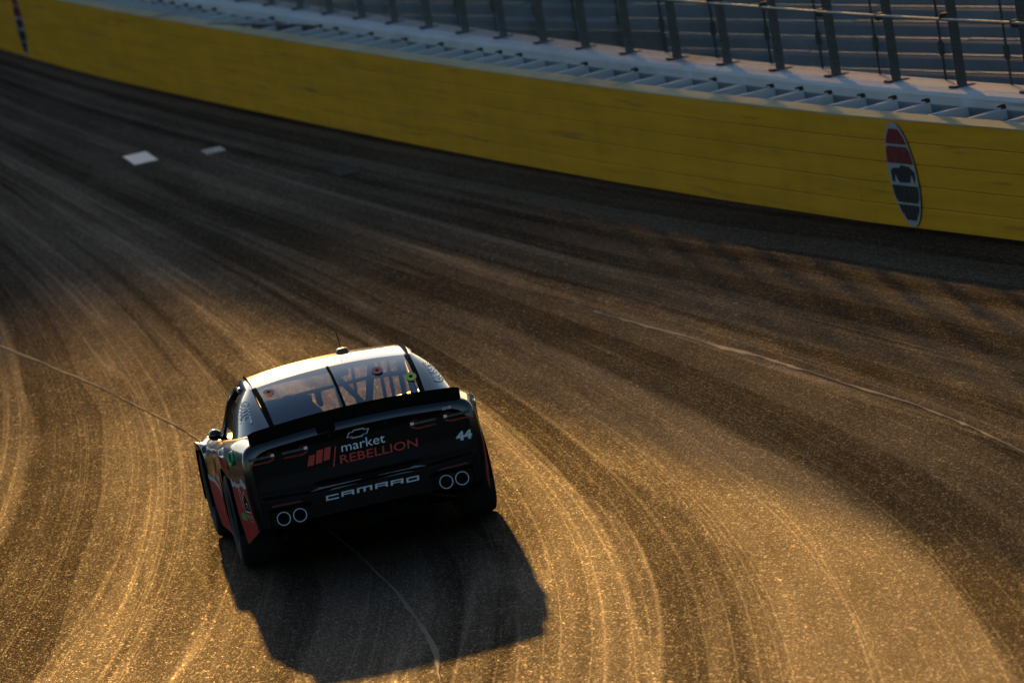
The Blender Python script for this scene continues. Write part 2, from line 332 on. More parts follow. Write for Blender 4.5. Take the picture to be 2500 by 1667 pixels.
def extrude_wall(name, prof, y0, y1, step, mat, parent=None, smooth=False):
    P = []
    for y in np.arange(y0, y1+.01, step):
        p, t, n = wall_frame(y); P.append([(p.x+n.x*o, p.y+n.y*o, z) for o, z in prof])
    mb = MB().grid(P); return mb.build(name, mat, parent, smooth)
cwl = extrude_wall('dark_lower_face', [(.577, -.01), (.577, .975), (.5795, .98)], -30, 130, 2.5, M['gap2'])  # lower face coloured darker for the shade and grime behind the barrier
cw = extrude_wall('concrete_wall', [(.58, -.02), (.58, 1.06), (.60, 1.09), (.64, 1.10), (.96, 1.10), (.99, 1.08), (.99, -.02)], -30, 130, 2.5, M['white_concrete'])
cwl.parent = cw
tag(cw, 'white painted concrete wall behind the yellow barrier', 'wall')

# ------------------------------------------------------------------ catch fence
fence = empty('catch_fence', (6.8, 20, 1.1)); tag(fence, 'tall steel catch fence with dark posts, cables and wire mesh', 'fence')
def frel(p): return Vector(p)-Vector((6.8, 20, 1.1))
FH, LEAN = 5.6, .065
fy = []
y = 1.65
while y < 125: fy.append(y); y += 2.5
def fpt(y, h, off=.80):
    p, t, n = wall_frame(y); return p+n*(off+LEAN*h)+Vector((0, 0, 1.10+h))
pm = MB()
pm.box((0, 0, FH/2), (.010, .07, FH)); pm.box((0, -.035, FH/2), (.075, .010, FH)); pm.box((0, .035, FH/2), (.075, .010, FH)); pm.box((0, 0, .006), (.2, .2, .02))
post_me = pm.mesh('post'); clamp_me = MB().box((-.065, 0, 0), (.06, .14, .07)).box((-.1, 0, .0), (.03, .06, .05)).mesh('clamp')
for y in fy:
    p, t, n = wall_frame(y); ang = math.atan2(n.y, n.x)
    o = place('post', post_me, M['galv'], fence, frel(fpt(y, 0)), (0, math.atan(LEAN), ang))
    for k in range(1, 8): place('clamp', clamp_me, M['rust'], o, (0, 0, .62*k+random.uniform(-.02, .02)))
for k in range(1, 8):
    MB().tube([frel(fpt(y, .62*k, .70)) for y in np.arange(1.65, 125, 1.25)], .016, 6).build('cable', M['wire'], fence, True)
rodm = MB().tube([(0, 0, .0), (0, 0, .22), (0, 0, .24), (0, 0, .34), (0, 0, .36), (0, 0, FH)], [.012, .012, .03, .03, .012, .012], 6).mesh('tension_rod')
for y in fy[:-1]:
    yv = y+1.25+random.uniform(-.12, .12); p, t, n = wall_frame(yv)
    o = place('tension_rod', rodm, M['galv'], fence, frel(fpt(yv, 0, .95)), (random.uniform(-.01, .01), math.atan(LEAN), math.atan2(n.y, n.x)))
# woven wire, one shared panel mesh for each bay
wm = MB()
for k in range(52):
    yv = -1.25+2.5*(k+.5)/52; wm.tube([(0, yv, .0), (0, yv, FH if k % 3 else 2.6)], .0025, 3, False)
for k in range(47):
    zz = .05+k*.105; wm.tube([(0.003, -1.25, zz), (0.003, 1.25, zz)], .0012, 3, False)
wire_me = wm.mesh('wire_mesh')
for y in fy[:-1]:
    p, t, n = wall_frame(y+1.25); o = place('wire_mesh', wire_me, M['wire'], fence, frel(fpt(y+1.25, .0, .74)), (0, math.atan(LEAN), math.atan2(n.y, n.x))); o['kind'] = 'stuff'

# ------------------------------------------------------------------ bleachers behind the fence
A8 = R(8.4); sd = Vector((-math.sin(A8), math.cos(A8), 0)); sn = Vector((math.cos(A8), math.sin(A8), 0)); S0 = Vector((9.4, 20, 0))
stand = empty('grandstand', S0); tag(stand, 'low grandstand of metal bleacher rows behind the catch fence', 'grandstand')
Ls, Le = -22.0, 38.0; rise, run, rows = .10, .27, 18
for k in range(rows):
    z0 = .50+rise*k
    c = sn*(run*(k+.5))+sd*((Ls+Le)/2); tr_ = MB().box((0, 0, 0), (run-.004, Le-Ls, z0)).build('tier', M['riser'], stand); tr_.location = c+Vector((0, 0, z0/2)); tr_.rotation_euler[2] = A8
bl = 5.0; bench_me = MB().box((0, 0, 0), (.032, bl-.03, .018), bev=.005).mesh('bench_plank')
for k in range(rows):
    for j in range(int((Le-Ls)/bl)):
        if j in (4, 9) : continue
        o = place('bench_plank', bench_me, M['bench'], stand, sn*(run*k+.06)+sd*(Ls+bl*(j+.5))+Vector((0, 0, .50+rise*k+.03+random.uniform(-.004, .004))), (0, random.uniform(-.03, .03), A8))
fasc = MB().box((0, 0, .5), (.06, Le-Ls-38, 1.0)).build('kick_board', M['brown'], stand); fasc.location = sn*(-.4)+sd*(Ls+38+(Le-Ls-38)/2); fasc.rotation_euler[2] = A8
# ------------------------------------------------------------------ unseen stepped block, added to shade the far track
FS = dict(y=158.0, h=18.6)
fst = empty('far_shade_block', (0, FS['y'], 0)); tag(fst, 'tall unseen block added beyond the far end of the track to shade it', 'grandstand')
for k in range(12):
    hh = FS['h']*(k+1)/12; MB().box((-34.2, k*1.2, hh/2), (100, 1.19, hh)).build('tier', M['riser'], fst)  # steps of the added shade block, not seating
for k in range(10):
    MB().box((-34.2, 13.6, FS['h']+.18+.33*k), (100, .05, .29*(1-k/10)+.03)).build('shade_slat', M['galv'], fst)  # thinning slats added on top to soften the edge of the shade
rp = MB().box((0, 0, 1.7), (.12, .12, 3.4)).mesh('slat_post')
for k in range(26): place('slat_post', rp, M['galv'], fst, (-84.2+4*k, 13.5, FS['h']))

# ------------------------------------------------------------------ the stock car (rear axle at the origin, x right, y forward)
M['black'] = plain('black_car_paint', (.005, .004, .005), .2, spec=.6, var=.2, vscale=3, coat=.8)
M['spoiler'] = plain('satin_black_spoiler', (.008, .006, .005), .6, spec=.12, var=.2)
M['fascia'] = plain('black_rear_wrap', (.008, .004, .0038), .40, spec=.13, var=.25, vscale=4)
M['red'] = plain('red_wrap', (.50, .024, .022), .55, spec=.12, var=.12)
M['pale'] = plain('pale_wrap', (.62, .66, .66), .35, var=.12)
M['green'] = plain('green_rim', (.02, .45, .10), .3, var=.1)
M['rubber'] = plain('tyre_rubber', (.012, .012, .012), .75, var=.3, vscale=12)
M['rim'] = plain('wheel_steel', (.03, .03, .03), .4, .5)
M['flat_black'] = plain('flat_black', (.004, .0035, .003), .8, spec=.08, var=.2)
M['cage'] = plain('cage_tube_paint', (.06, .068, .085), .45, var=.15)
M['chrome'] = plain('chrome_print', (.62, .67, .74), .35, .0, var=.1, vscale=30)
M['highlight_bar'] = plain('grey_highlight_and_bar', (.22, .225, .23), .4, var=.3, vscale=20)  # grey for the painted bumper highlights and the tail-light bars
M['lens'] = plain('smoked_lens', (.05, .048, .045), .2, var=.5, vscale=40)
M['lens_red'] = plain('red_lens', (.30, .013, .011), .25, var=.25, vscale=30)
M['letter_white'] = plain('white_lettering', (.85, .88, .90), .4, var=.05)
M['letter_red'] = plain('red_lettering', (.62, .045, .03), .4, var=.06)
M['letter_dark'] = plain('dull_red_lettering', (.10, .01, .01), .4, var=.06)
M['ring_red'] = plain('red_tape', (.65, .04, .05), .45); M['ring_yellow'] = plain('yellow_tape', (.70, .75, .02), .45)
M['amber'] = plain('antenna_housing', (.10, .045, .015), .3, coat=.5)
M['glass'] = glass_material()
car = empty('race_car', (0, 0, 0)); tag(car, 'black stock car with red lettering and tall rear spoiler seen from behind', 'race car')

W_ = pchip([-1.12, -.9, -.4, 0, .4, 1.0, 1.6, 2.3, 2.67, 3.1, 3.45, 3.7, 3.86], [.872, .892, .94, .974, .97, .945, .93, .94, .965, .945, .88, .76, .55])
ZS = pchip([-1.12, -.6, 0, .5, 1.2, 2.0, 2.67, 3.3, 3.6, 3.86], [.960, .965, .925, .885, .83, .775, .765, .66, .56, .42])
ZC = pchip([-1.12, -.6, 0, .5, 1.2, 2.0, 2.67, 3.3, 3.6, 3.86], [1.0, 1.01, .99, .95, .88, .80, .745, .66, .57, .43])
TYR, ARC = .352, .405
def zbot(y):
    z = np.interp(y, [-1.12, -.45, 0, 2.2, 3.1, 3.86], [.345, .20, .13, .12, .12, .10])
    for yw in (0.0, 2.67):
        d = abs(y-yw)
        if d < ARC: z = max(z, min(TYR+math.sqrt(ARC*ARC-d*d)-.005, float(ZS(y))-.075))
    return float(z)
def profile(y, n=34):
    """right-hand half section from the sill up over the shoulder to the centre line"""
    ins = 0.0
    r = .06
    if y < -1.12+r: ins = r-math.sqrt(max(0, r*r-(r-(y+1.12))**2))
    w, zs, zc, zb = float(W_(y))-ins, float(ZS(y))-ins, float(ZC(y))-ins, zbot(y)
    zb2 = zb
    h = zs-zb2
    C = [(w-.028*min(1, h/.6), zb2), (w-.004, zb2+h*.33), (w, zb2+h*.62), (w-.014, zs-.085 if h > .2 else zb2+h*.75), (w-.045, zs-.028), (w-.11, zs+.004), (w*.62, zs+(zc-zs)*.55), (w*.32, zs+(zc-zs)*.9), (0, zc)]
    C = np.array(C); t = np.concatenate([[0], np.cumsum(np.sqrt(np.linalg.norm(np.diff(C, axis=0), axis=1)))]); t /= t[-1]
    g0, g1 = pchip(t, C[:, 0]), pchip(t, C[:, 1]); q = np.linspace(0, 1, n)
    return np.stack([g0(q), g1(q)], -1)
ysec = sorted(set(np.round(np.concatenate([-1.12+.06*(1-np.cos(np.linspace(0, math.pi/2, 6))), np.linspace(-1.04, 3.6, 150), np.linspace(3.61, 3.86, 14),
      [s*ARC*math.cos(a)+yw for yw in (0, 2.67) for s in (-1, 1) for a in np.linspace(0, .6, 7)]]), 4)))
def body_mesh():
    prs = [profile(y) for y in ysec]; n = len(prs[0]); P = []
    for y, p in zip(ysec, prs):
        row = [(x, y, z) for x, z in p]+[(-x, y, z) for x, z in p[-2::-1]]; P.append(row)
    P = np.array(P); nr, ncol = P.shape[:2]; F = []
    for i in range(nr-1):
        yc = (ysec[i]+ysec[i+1])/2
        for j in range(ncol-1):
            xc = (P[i, j, 0]+P[i, j+1, 0])/2
            if -.50 < yc < 1.98 and abs(xc) < .66-.0*yc: continue      # cockpit opening
            F.append((i*ncol+j, (i+1)*ncol+j, (i+1)*ncol+j+1, i*ncol+j+1))
    me = mesh_from('body', P.reshape(-1, 3), F, True); return me
body = place('body', body_mesh(), M['black'], car)
# rear fascia with bumper ledge
ring0 = profile(-1.12)
_x = ring0[::-1, 0]; _z = ring0[::-1, 1]
k_top = int(np.argmax(ring0[:, 0] < ring0[:, 0].max()-.03+0)) if False else None
top_part = ring0[ring0[:, 1] > .80]
def ztop(x): return float(np.interp(abs(x), top_part[::-1, 0], top_part[::-1, 1]))
XMAX = float(ring0[:, 0].max())
def fascia_y(x, z):
    x = np.asarray(x, float); z = np.asarray(z, float)
    edge = sstep(0, .05, XMAX-.002-np.abs(x))*sstep(0, .03, np.vectorize(ztop)(x)-z)
    zl = .535+.03*np.clip(np.abs(x)-.42, 0, 1)*2.0
    d = .012*sstep(.60, .70, z)*(1-sstep(.86, .95, z))           # slightly hollow boot panel
    d = d-.040*(1-sstep(zl-.010, zl+.018, z))                     # bumper stands proud below the ledge
    d = d+.050*(1-sstep(.43, .452, z))*(1-sstep(.80, .84, np.abs(x)))*(1-sstep(.355, .36, z))*0
    d = d+.022*np.exp(-((z-.575)/.012)**2)*(1-sstep(.34, .40, np.abs(x)))  # crease above the ledge
    rec = sstep(.445, .475, np.abs(x))*(1-sstep(.745, .775, np.abs(x)))*(1-sstep(.452, .475, z))
    d = d+.030*rec                                                # exhaust recesses
    return -1.12+d*edge-.018*(1-(x/XMAX)**2)
def fascia_mesh():
    xs = np.concatenate([np.linspace(-XMAX, -.70, 26)[:-1], np.linspace(-.70, .70, 90), np.linspace(.70, XMAX, 26)[1:]]); nz = 74
    P = np.zeros((len(xs), nz, 3))
    for i, x in enumerate(xs):
        zt = ztop(x); zb = .345+.012*(1-(x/XMAX)**2); zz = zb+(zt-zb)*np.linspace(0, 1, nz); P[i, :, 0] = x; P[i, :, 2] = zz; P[i, :, 1] = fascia_y(np.full(nz, x), zz)
    P[:, :, 1] = np.where(np.abs(P[:, :, 0]) > XMAX-.001, -1.12, P[:, :, 1])
    return MB().grid(P).mesh('rear_fascia', True)
fascia = place('rear_fascia', fascia_mesh(), M['fascia'], car)
fl = MB(); q = [(x, -1.135+.0*x, .348) for x in np.linspace(-.86, .86, 12)]
fl.grid([[(a, b, c) for a, b, c in q], [(a, -.95, .352) for a, b, c in q]]).build('bumper_underside', M['flat_black'], car)
# panel gap under the boot lid
MB().grid([[(x, float(fascia_y(x, ztop(x)-.045))-.0015, ztop(x)-.045+dz) for x in np.linspace(-.76, .76, 40)] for dz in (-.0025, .0025)]).build('panel_gap', M['flat_black'], car)
for x in (-.62, -.21, .21, .62):
    zz = ztop(x)-.030; place('lid_pin', bpy.data.meshes.get('lid_pin') or MB().tube([(0, .004, 0), (0, -.006, 0)], .009, 10).mesh('lid_pin'), M['galv'], car, (x, float(fascia_y(x, zz)), zz))
# underbody
MB().box((0, 1.75, .16), (1.60, 3.4, .03)).build('floor_pan', M['flat_black'], car)
MB().box((0, -.62, .36), (.8, .5, .30)).build('fuel_cell', M['flat_black'], car)
MB().tube([(.28, -.80, .36), (.62, -.78, .24), (.66, -.78, .24)], .012, 8).build('brace_rod', M['galv'], car, True)
MB().tube([(-.55, 0, .34), (.55, 0, .34)], .05, 10).build('rear_axle', M['flat_black'], car, True)
def ring_mesh(name, r0, r1, depth, n=28, m_=8):
    P = [[((r0+r1)/2*math.cos(a)+(r1-r0)/2*math.cos(b)*math.cos(a), depth*math.sin(b), (r0+r1)/2*math.sin(a)+(r1-r0)/2*math.cos(b)*math.sin(a)) for b in np.linspace(0, 2*math.pi, m_, False)] for a in np.linspace(0, 2*math.pi, n+1)]
    return MB().grid(P, True).mesh(name, True)
tow = place('tow_ring', ring_mesh('tow_ring', .016, .024, .006), M['galv'], car, (-.67, -.98, .254))
# wheels
def lathe(prof, n=48):
    P = [[(x, r*math.cos(a), r*math.sin(a)) for x, r in prof] for a in np.linspace(0, 2*math.pi, n+1)]
    return MB().grid(P)
tyre_me = lathe([(-.13, .20), (-.145, .24), (-.15, .30), (-.14, .335), (-.11, .350), (0, .352), (.11, .350), (.14, .335), (.15, .30), (.145, .24), (.13, .20)]).mesh('tyre', True)
rim_me = lathe([(.13, .205), (.135, .19), (.05, .185), (.03, .10), (.05, .05), (.05, .001)], 32).mesh('rim', True)
for sx in (-1, 1):
    for yw in (0, 2.67):
        wh = empty('wheel'); wh.parent = car; wh.location = (sx*(.815 if yw == 0 else .795), yw, .352)
        place('tyre', tyre_me, M['rubber'], wh)
        rm = place('rim', rim_me, M['rim'], wh)
        if sx < 0: rm.rotation_euler[2] = math.pi
        MB().grid([[(sx*.62, yw+.39*math.cos(a), .352+.39*math.sin(a)), (sx*.955, yw+.39*math.cos(a), .352+.39*math.sin(a))] for a in np.linspace(-.2, math.pi+.2, 20)]).build('wheel_housing', M['flat_black'], car, True)
# ---- greenhouse
def roof_z(x, y): return 1.311-.042*(abs(x)/.6)**2.2-.030*((y-.85)/.5)**2
def roof_edge(): pass
rxs = np.linspace(-.6, .6, 41); rys = np.linspace(.33, 1.22, 24); P = []
for y in rys:
    row = []
    for s in np.linspace(-1, 1, 57):
        ax = abs(s)
        if ax < .86: x = .60*ax/.86; z = roof_z(x, y)
        else:
            f = (ax-.86)/.14; a = f*1.15; x = .60+.055*math.sin(a); z = roof_z(.6, y)-.055*(1-math.cos(a))*1.2-.03*f*f
        row.append((math.copysign(x, s), y, z))
    P.append(row)
M['roof'] = plain('silver_roof_paint', (.62, .60, .64), .14, .75, var=.06, coat=1.0)
roof = MB().grid(P).build('roof', M['roof'], car, True)
def gl_rear(s, t):
    """s -1..1 across, t 0 (roof) .. 1 (deck)"""
    hw = .592*(1-t)+.578*t; x = s*hw; yt = .33; zt = roof_z(x, .33); yb = -.64-.03*(1-s*s); zb = .995+.02*(1-s*s)
    return (x, yt+(yb-yt)*t-.012*math.sin(math.pi*t), zt+(zb-zt)*t+.035*math.sin(math.pi*t))
rg = MB().grid([[gl_rear(s, t) for s in np.linspace(-1, 1, 25)] for t in np.linspace(0, 1, 16)]).build('rear_window', M['glass'], car, True)
def gl_front(s, t):
    hw = .60*(1-t)+.74*t; x = s*hw; zt = roof_z(min(abs(x), .6), 1.22); yb = 2.02+.10*(1-s*s); zb = .795+.015*(1-s*s)
    return (x, 1.22+(yb-1.22)*t, zt+(zb-zt)*t+.025*math.sin(math.pi*t))
MB().grid([[gl_front(s, t) for s in np.linspace(-1, 1, 21)] for t in np.linspace(0, 1, 12)]).build('windshield', M['glass'], car, True)
def cpill(sx, a, t):
    """a 0 (window side) .. 1 (door side), t 0 roof .. 1 deck"""
    def q3(p0, p1, p2, f): return [(1-f)**2*u+2*f*(1-f)*v+f*f*w for u, v, w in zip(p0, p1, p2)]
    top = q3((.592, .33, roof_z(.592, .33)), (.64, .36, 1.25), (.662, .80, 1.19), a)
    bot = q3((.578, -.64, .995), (.83, -.60, .985), (.835, .10, .93), a)
    p = [u*(1-t)+v*t for u, v in zip(top, bot)]; bl_ = math.sin(math.pi*t)*(.02+.012*math.sin(math.pi*a))
    return Vector((sx*(p[0]+bl_*.5), p[1], p[2]+bl_))
for sx in (-1, 1):
    nm = [[tuple(cpill(sx, a, t)) for a in np.linspace(0, 1, 16)] for t in np.linspace(0, 1, 16)]
    MB().grid(nm).build('rear_pillar', M['black'], car, True)
    # front pillar and door frame
    MB().tube([(sx*.645, 1.16, 1.20), (sx*.70, 1.55, 1.075), (sx*.775, 2.05, .785)], .028, 8).build('front_pillar', M['black'], car, True)
    MB().tube([(sx*.648, .74, 1.195), (sx*.652, 1.18, 1.20)], .022, 8).build('door_header', M['black'], car, True)
    # roof rail
    rr = [(sx*.588, y, roof_z(.588, y)+(.028 if .42 < y < 1.1 else .012)) for y in np.linspace(.34, 1.16, 20)]
    MB().grid([[(x-sx*.0, y, roof_z(.588, y)-.004), (x+sx*.006, y, z)] for x, y, z in rr]+[]).build('roof_rail', M['galv'], car)
# straps over the rear window
for s, w in ((-.985, .018), (-.03, .010), (.975, .018)):
    MB().grid([[tuple(Vector(gl_rear(s+dw, t))+Vector((0, -.004, .006))) for dw in (-w/.58, w/.58)] for t in np.linspace(0, 1, 14)]).build('window_strap', M['flat_black'], car)
for s in (-.965, .96):
    for t in np.linspace(.06, .9, 9):
        p = Vector(gl_rear(s, t))+Vector((0, -.007, .008)); place('rivet', bpy.data.meshes.get('rivet') or MB().box((0, 0, 0), (.010, .010, .006)).mesh('rivet'), M['galv'], car, p)
# wedge-adjuster access rings on the glass
def on_glass(x, z_pic):
    best = min(((abs(gl_rear(x/.585, t)[2]+(gl_rear(x/.585, t)[1]+.1)*.0975-z_pic), t) for t in np.linspace(0, 1, 200)))[1]; return best
for x, zp, mt in ((.308, 1.203, 'ring_red'), (.527, 1.103, 'ring_yellow'), (-.495, 1.225, 'ring_red')):
    t = on_glass(x, zp); c = Vector(gl_rear(x/.585, t)); e1 = Vector((1, 0, 0)); e2 = (Vector(gl_rear(x/.585, t+.03))-Vector(gl_rear(x/.585, t-.03))).normalized(); nn = e1.cross(e2); nn = nn if nn.z > 0 else -nn
    pts = lambda r_, k_: [tuple(c+nn*.008+e1*r_*math.cos(a)+e2*r_*2.1*math.sin(a)) for a in np.linspace(0, 2*math.pi, 25)]
    MB().grid([pts(.014, 0), pts(.041, 0)]).build('access_ring', M[mt], rg)
    MB().add(pts(.014, 0)[:-1], [tuple(range(24))]).build('access_hole', M['flat_black'], rg)
# interior
MB().box((0, .7, .70), (1.30, 2.4, .02)).build('interior_deck', M['flat_black'], car)
MB().box((0, 1.84, .75), (1.3, .22, .08)).build('dashboard', M['flat_black'], car)
MB().box((0, -.40, .88), (1.26, .34, .12)).build('rear_shelf', M['cage'], car)
def bar(a, b, r=.022): MB().tube([a, b], r, 8).build('cage_bar', M['cage'], car, True)
hoop = [(-.60, .72, .80), (-.595, .72, 1.08), (-.55, .72, 1.20), (-.42, .72, 1.225), (.42, .72, 1.225), (.55, .72, 1.20), (.595, .72, 1.08), (.60, .72, .80)]
MB().tube(hoop, .022, 8).build('cage_bar', M['cage'], car, True)
bar((.03, .74, 1.21), (.30, .74, .80), .021); bar((.235, 1.3, 1.20), (.21, 1.3, .72), .013); bar((.345, .76, 1.22), (.20, .70, .72), .028)
bar((.03, .70, 1.22), (.0, -.2, .93), .016); bar((.33, .76, 1.10), (.60, .76, 1.075), .018)
for x, r_ in ((.405, .014), (.47, .014), (.55, .02)): bar((x+.01, 1.0, 1.22), (x-.01, .9, .72), r_)
bar((-.60, .74, 1.08), (.34, .76, 1.10), .014)
for x in (-.58, .58): bar((x, .72, 1.20), (x*.93, -.42, .93), .018); bar((x, .72, 1.20), (x*1.03, 1.2, 1.21), .018)
bar((-.585, 1.2, 1.21), (.585, 1.2, 1.21), .02)
st = MB(); sp = []
for t in np.linspace(0, 1, 12):
    z = .80+.30*t; hw = .24*(1-.25*sstep(.45, .75, t))*(1-.8*sstep(.93, 1.0, t)); y0 = .66+.05*t
    sp.append([(-.33+hw*math.cos(a), y0+.09*math.sin(a), z) for a in np.linspace(0, 2*math.pi, 14, False)])
st.grid(sp, True).build('seat', M['flat_black'], car, True)
for sx in (-1, 1): MB().box((-.33+sx*.235, .80, 1.03), (.035, .22, .12), bev=.01).build('head_support', M['flat_black'], car)
MB().box((.13, 1.25, 1.145), (.13, .02, .07), bev=.005).build('rear_view_mirror', M['galv'], car)
# driver's window net
net_me = MB().box((0, 0, 0), (.006, .030, .22)).mesh('net_strap')
for k in range(7): place('net_strap', net_me, M['flat_black'], car, (-.735, .92+.11*k, 1.02), (0, .34, 0))
# spoiler
def spo(x): return -1.045-.0*x, (1-(x/.79)**2)
P = []
for x in np.linspace(-.79, .79, 41):
    c = 1-(x/.79)**2; zb = .955+.040*c; h = .094; yb = -1.055+.02*c; lean = -.035
    if abs(x) > .775: h -= .010*(abs(x)-.775)/.015
    P.append([(x, yb, zb), (x, yb+lean, zb+h), (x, yb+lean+.0015, zb+h-.0005), (x, yb+.008, zb)])
spoiler = MB().grid(P, True).build('spoiler', M['spoiler'], car)
for x in (-.70, .70, .0): MB().add([(x-.004, -1.04, .98), (x-.004, -.93, .985), (x-.004, -1.068, 1.05), (x+.004, -1.04, .98), (x+.004, -.93, .985), (x+.004, -1.068, 1.05)], [(0, 1, 2), (5, 4, 3), (0, 3, 4, 1), (1, 4, 5, 2), (2, 5, 3, 0)]).build('spoiler_brace', M['flat_black'], car)
MB().box((-.225, -1.125, .975), (.135, .05, .062), bev=.006).build('camera_housing', M['flat_black'], car)
MB().box((-.68, -1.092, 1.005), (.07, .006, .05)).build('spoiler_tab', M['flat_black'], car)
# mirror, antenna, fuel filler
mm_ = MB(); mm_.grid([[(-.845+.052*math.cos(a)*math.sin(b), 1.88+.07*math.cos(b), .835+.045*math.sin(a)*math.sin(b)) for a in np.linspace(0, 2*math.pi, 14, False)] for b in np.linspace(0.02, math.pi-.02, 9)], True)
mm_.build('side_mirror', M['black'], car, True)
MB().tube([(-.79, 1.9, .80), (-.83, 1.9, .815)], .015, 6).build('mirror_stalk', M['black'], car, True)
ab = MB(); ab.grid([[(.164+hx*math.copysign(abs(math.cos(a))**.6, math.cos(a)), 1.0+hy*math.copysign(abs(math.sin(a))**.6, math.sin(a)), z) for a in np.linspace(0, 2*math.pi, 20, False)] for hx, hy, z in ((.050, .07, 1.29), (.048, .068, 1.322), (.040, .058, 1.334), (.02, .03, 1.338), (.001, .001, 1.338))], True)
ab.build('antenna_housing', M['amber'], car, True)
MB().tube([(.160, 1.0, 1.33), (.150, 1.0, 1.46)], .0035, 5).build('antenna', M['flat_black'], car)
def side_x(y, z):
    p = profile(float(y)); k = int(np.argmin(np.abs(p[:, 1]-(float(ZS(y))+.003)))); q = p[:k+1]; return float(np.interp(z, q[:, 1], q[:, 0]))
def side_pt(sx, y, z, off=.003): return (sx*(side_x(y, z)+off), y, z)
fr = []
for a in np.linspace(0, 2*math.pi, 29):
    fr.append([side_pt(-1, -.62+rr*.095*math.cos(a), .858+rr*.052*math.sin(a), .004+o_) for rr, o_ in ((.72, .0), (.82, .014), (1.0, .014), (1.06, 0))])
filler = MB().grid(fr).build('fuel_filler', M['green'], car, True)
MB().add([side_pt(-1, -.62+.07*math.cos(a), .858+.038*math.sin(a), .003) for a in np.linspace(0, 2*math.pi, 24, False)], [tuple(range(24))]).build('filler_opening', M['flat_black'], filler)
# ---- printed wrap on the flanks
def side_patch(name, y0, y1, zlo, zhi, mat, sx=-1, ny_=46, nz_=10, off=.003):
    P = []
    for y in np.linspace(y0, y1, ny_):
        a = zlo(y) if callable(zlo) else zlo; b = zhi(y) if callable(zhi) else zhi; P.append([side_pt(sx, y, z, off) for z in np.linspace(a, b, nz_)])
    return MB().grid(P).build(name, mat, car, True)
rsj = np.random.RandomState(3); jy = np.linspace(-1.12, 3.9, 80); jz = rsj.uniform(-.03, .03, 80); jagged = lambda y: float(np.interp(y, jy, jz))
for sx in (-1, 1):
    side_patch('red_panel', -1.052, -.44, lambda y: zbot(y)+.006, lambda y: .655+jagged(y)*.5, M['red'], sx)
    side_patch('torn_stripe', -1.052, -.44, lambda y: .655+jagged(y)*.5, lambda y: .70+jagged(y+.07), M['pale'], sx)
    side_patch('red_panel', .45, 2.22, lambda y: zbot(y)+.006, lambda y: .50+jagged(y)*.5, M['red'], sx)
    side_patch('torn_stripe', .45, 2.22, lambda y: .50+jagged(y)*.5, lambda y: .545+jagged(y+.07), M['pale'], sx)
    side_patch('red_panel', 3.09, 3.5, lambda y: zbot(y)+.006, lambda y: .48+jagged(y)*.5, M['red'], sx)
    side_patch('torn_stripe', 2.66, 3.3, lambda y: max(zbot(y)-.0+.01, .52), lambda y: .64+jagged(y), M['pale'], sx, off=.002) if False else None
side_patch('red_panel', -.40, -.12, .765, .835, M['red'], -1, 10, 6)
# ---- lettering
def text_mesh(txt, bold=0.0):
    cu = bpy.data.curves.new('lettering', 'FONT'); cu.body = txt; cu.resolution_u = 3; cu.offset = bold
    ob = bpy.data.objects.new('tmp', cu); COL.objects.link(ob); dg = bpy.context.evaluated_depsgraph_get(); dg.update()
    me = bpy.data.meshes.new_from_object(ob.evaluated_get(dg)); bpy.data.objects.remove(ob); bpy.data.curves.remove(cu)
    V = np.array([v.co[:] for v in me.vertices]); F = [tuple(p.vertices) for p in me.polygons]; bpy.data.meshes.remove(me)
    V[:, 0] -= V[:, 0].min(); V[:, 1] -= V[:, 1].min(); V[:, 0] /= V[:, 0].max(); V[:, 1] /= V[:, 1].max(); return V, F
def rear_flat(name, pts2, faces, mat, off=.003, parent=None):
    p = np.array(pts2, float); yv = fascia_y(p[:, 0], p[:, 1])-off
    return MB().add([(a, c, b) for (a, b), c in zip(p, yv)], faces).build(name, mat, parent or car)
def rear_text(txt, x0, x1, z0, z1, mat, shear=0.0, bold=0.0):
    V, F = text_mesh(txt, bold); hgt = z1-z0
    rear_flat('lettering', [(x0+v[0]*(x1-x0)+v[1]*hgt*shear, z0+v[1]*hgt) for v in V], F, mat)
rear_text('market', -.147, .178, .772, .838, M['letter_white'], .1)
rear_text('REBELLION', -.175, .405, .690, .752, M['letter_red'], .12, .008)
rear_text('44', .686, .805, .662, .728, M['chrome'], .12, .05)
rear_text('SS', .628, .70, .908, .926, M['chrome'], .5, .03)
def poly(pts, mat, name='lettering', off=.003): return rear_flat(name, pts, [tuple(range(len(pts)))], mat, off)
for x0, zb, zt in ((-.415, .722, .797), (-.352, .728, .822), (-.292, .738, .828)): poly([(x0, zb), (x0+.048, zb+.002), (x0+.048+.028, zt+.003), (x0+.028, zt)], M['letter_red'], 'logo_bar')
poly([(-.232, .682), (-.222, .683), (-.178, .826), (-.188, .825)], M['letter_red'], 'logo_bar')
# cross-shaped maker's emblem: pale outline round a dark centre
def bow(k, g): return [(x*k-.004, .882+z*g) for x, z in ((-.088, -.022), (-.048, -.022), (-.054, -.036), (.030, -.036), (.036, -.022), (.066, -.022), (.088, .022), (.048, .022), (.054, .036), (-.030, .036), (-.036, .022), (-.066, .022))]
poly(bow(1, .85), M['chrome'], 'emblem', .003); poly(bow(.88, .62), M['flat_black'], 'emblem_centre', .0045)
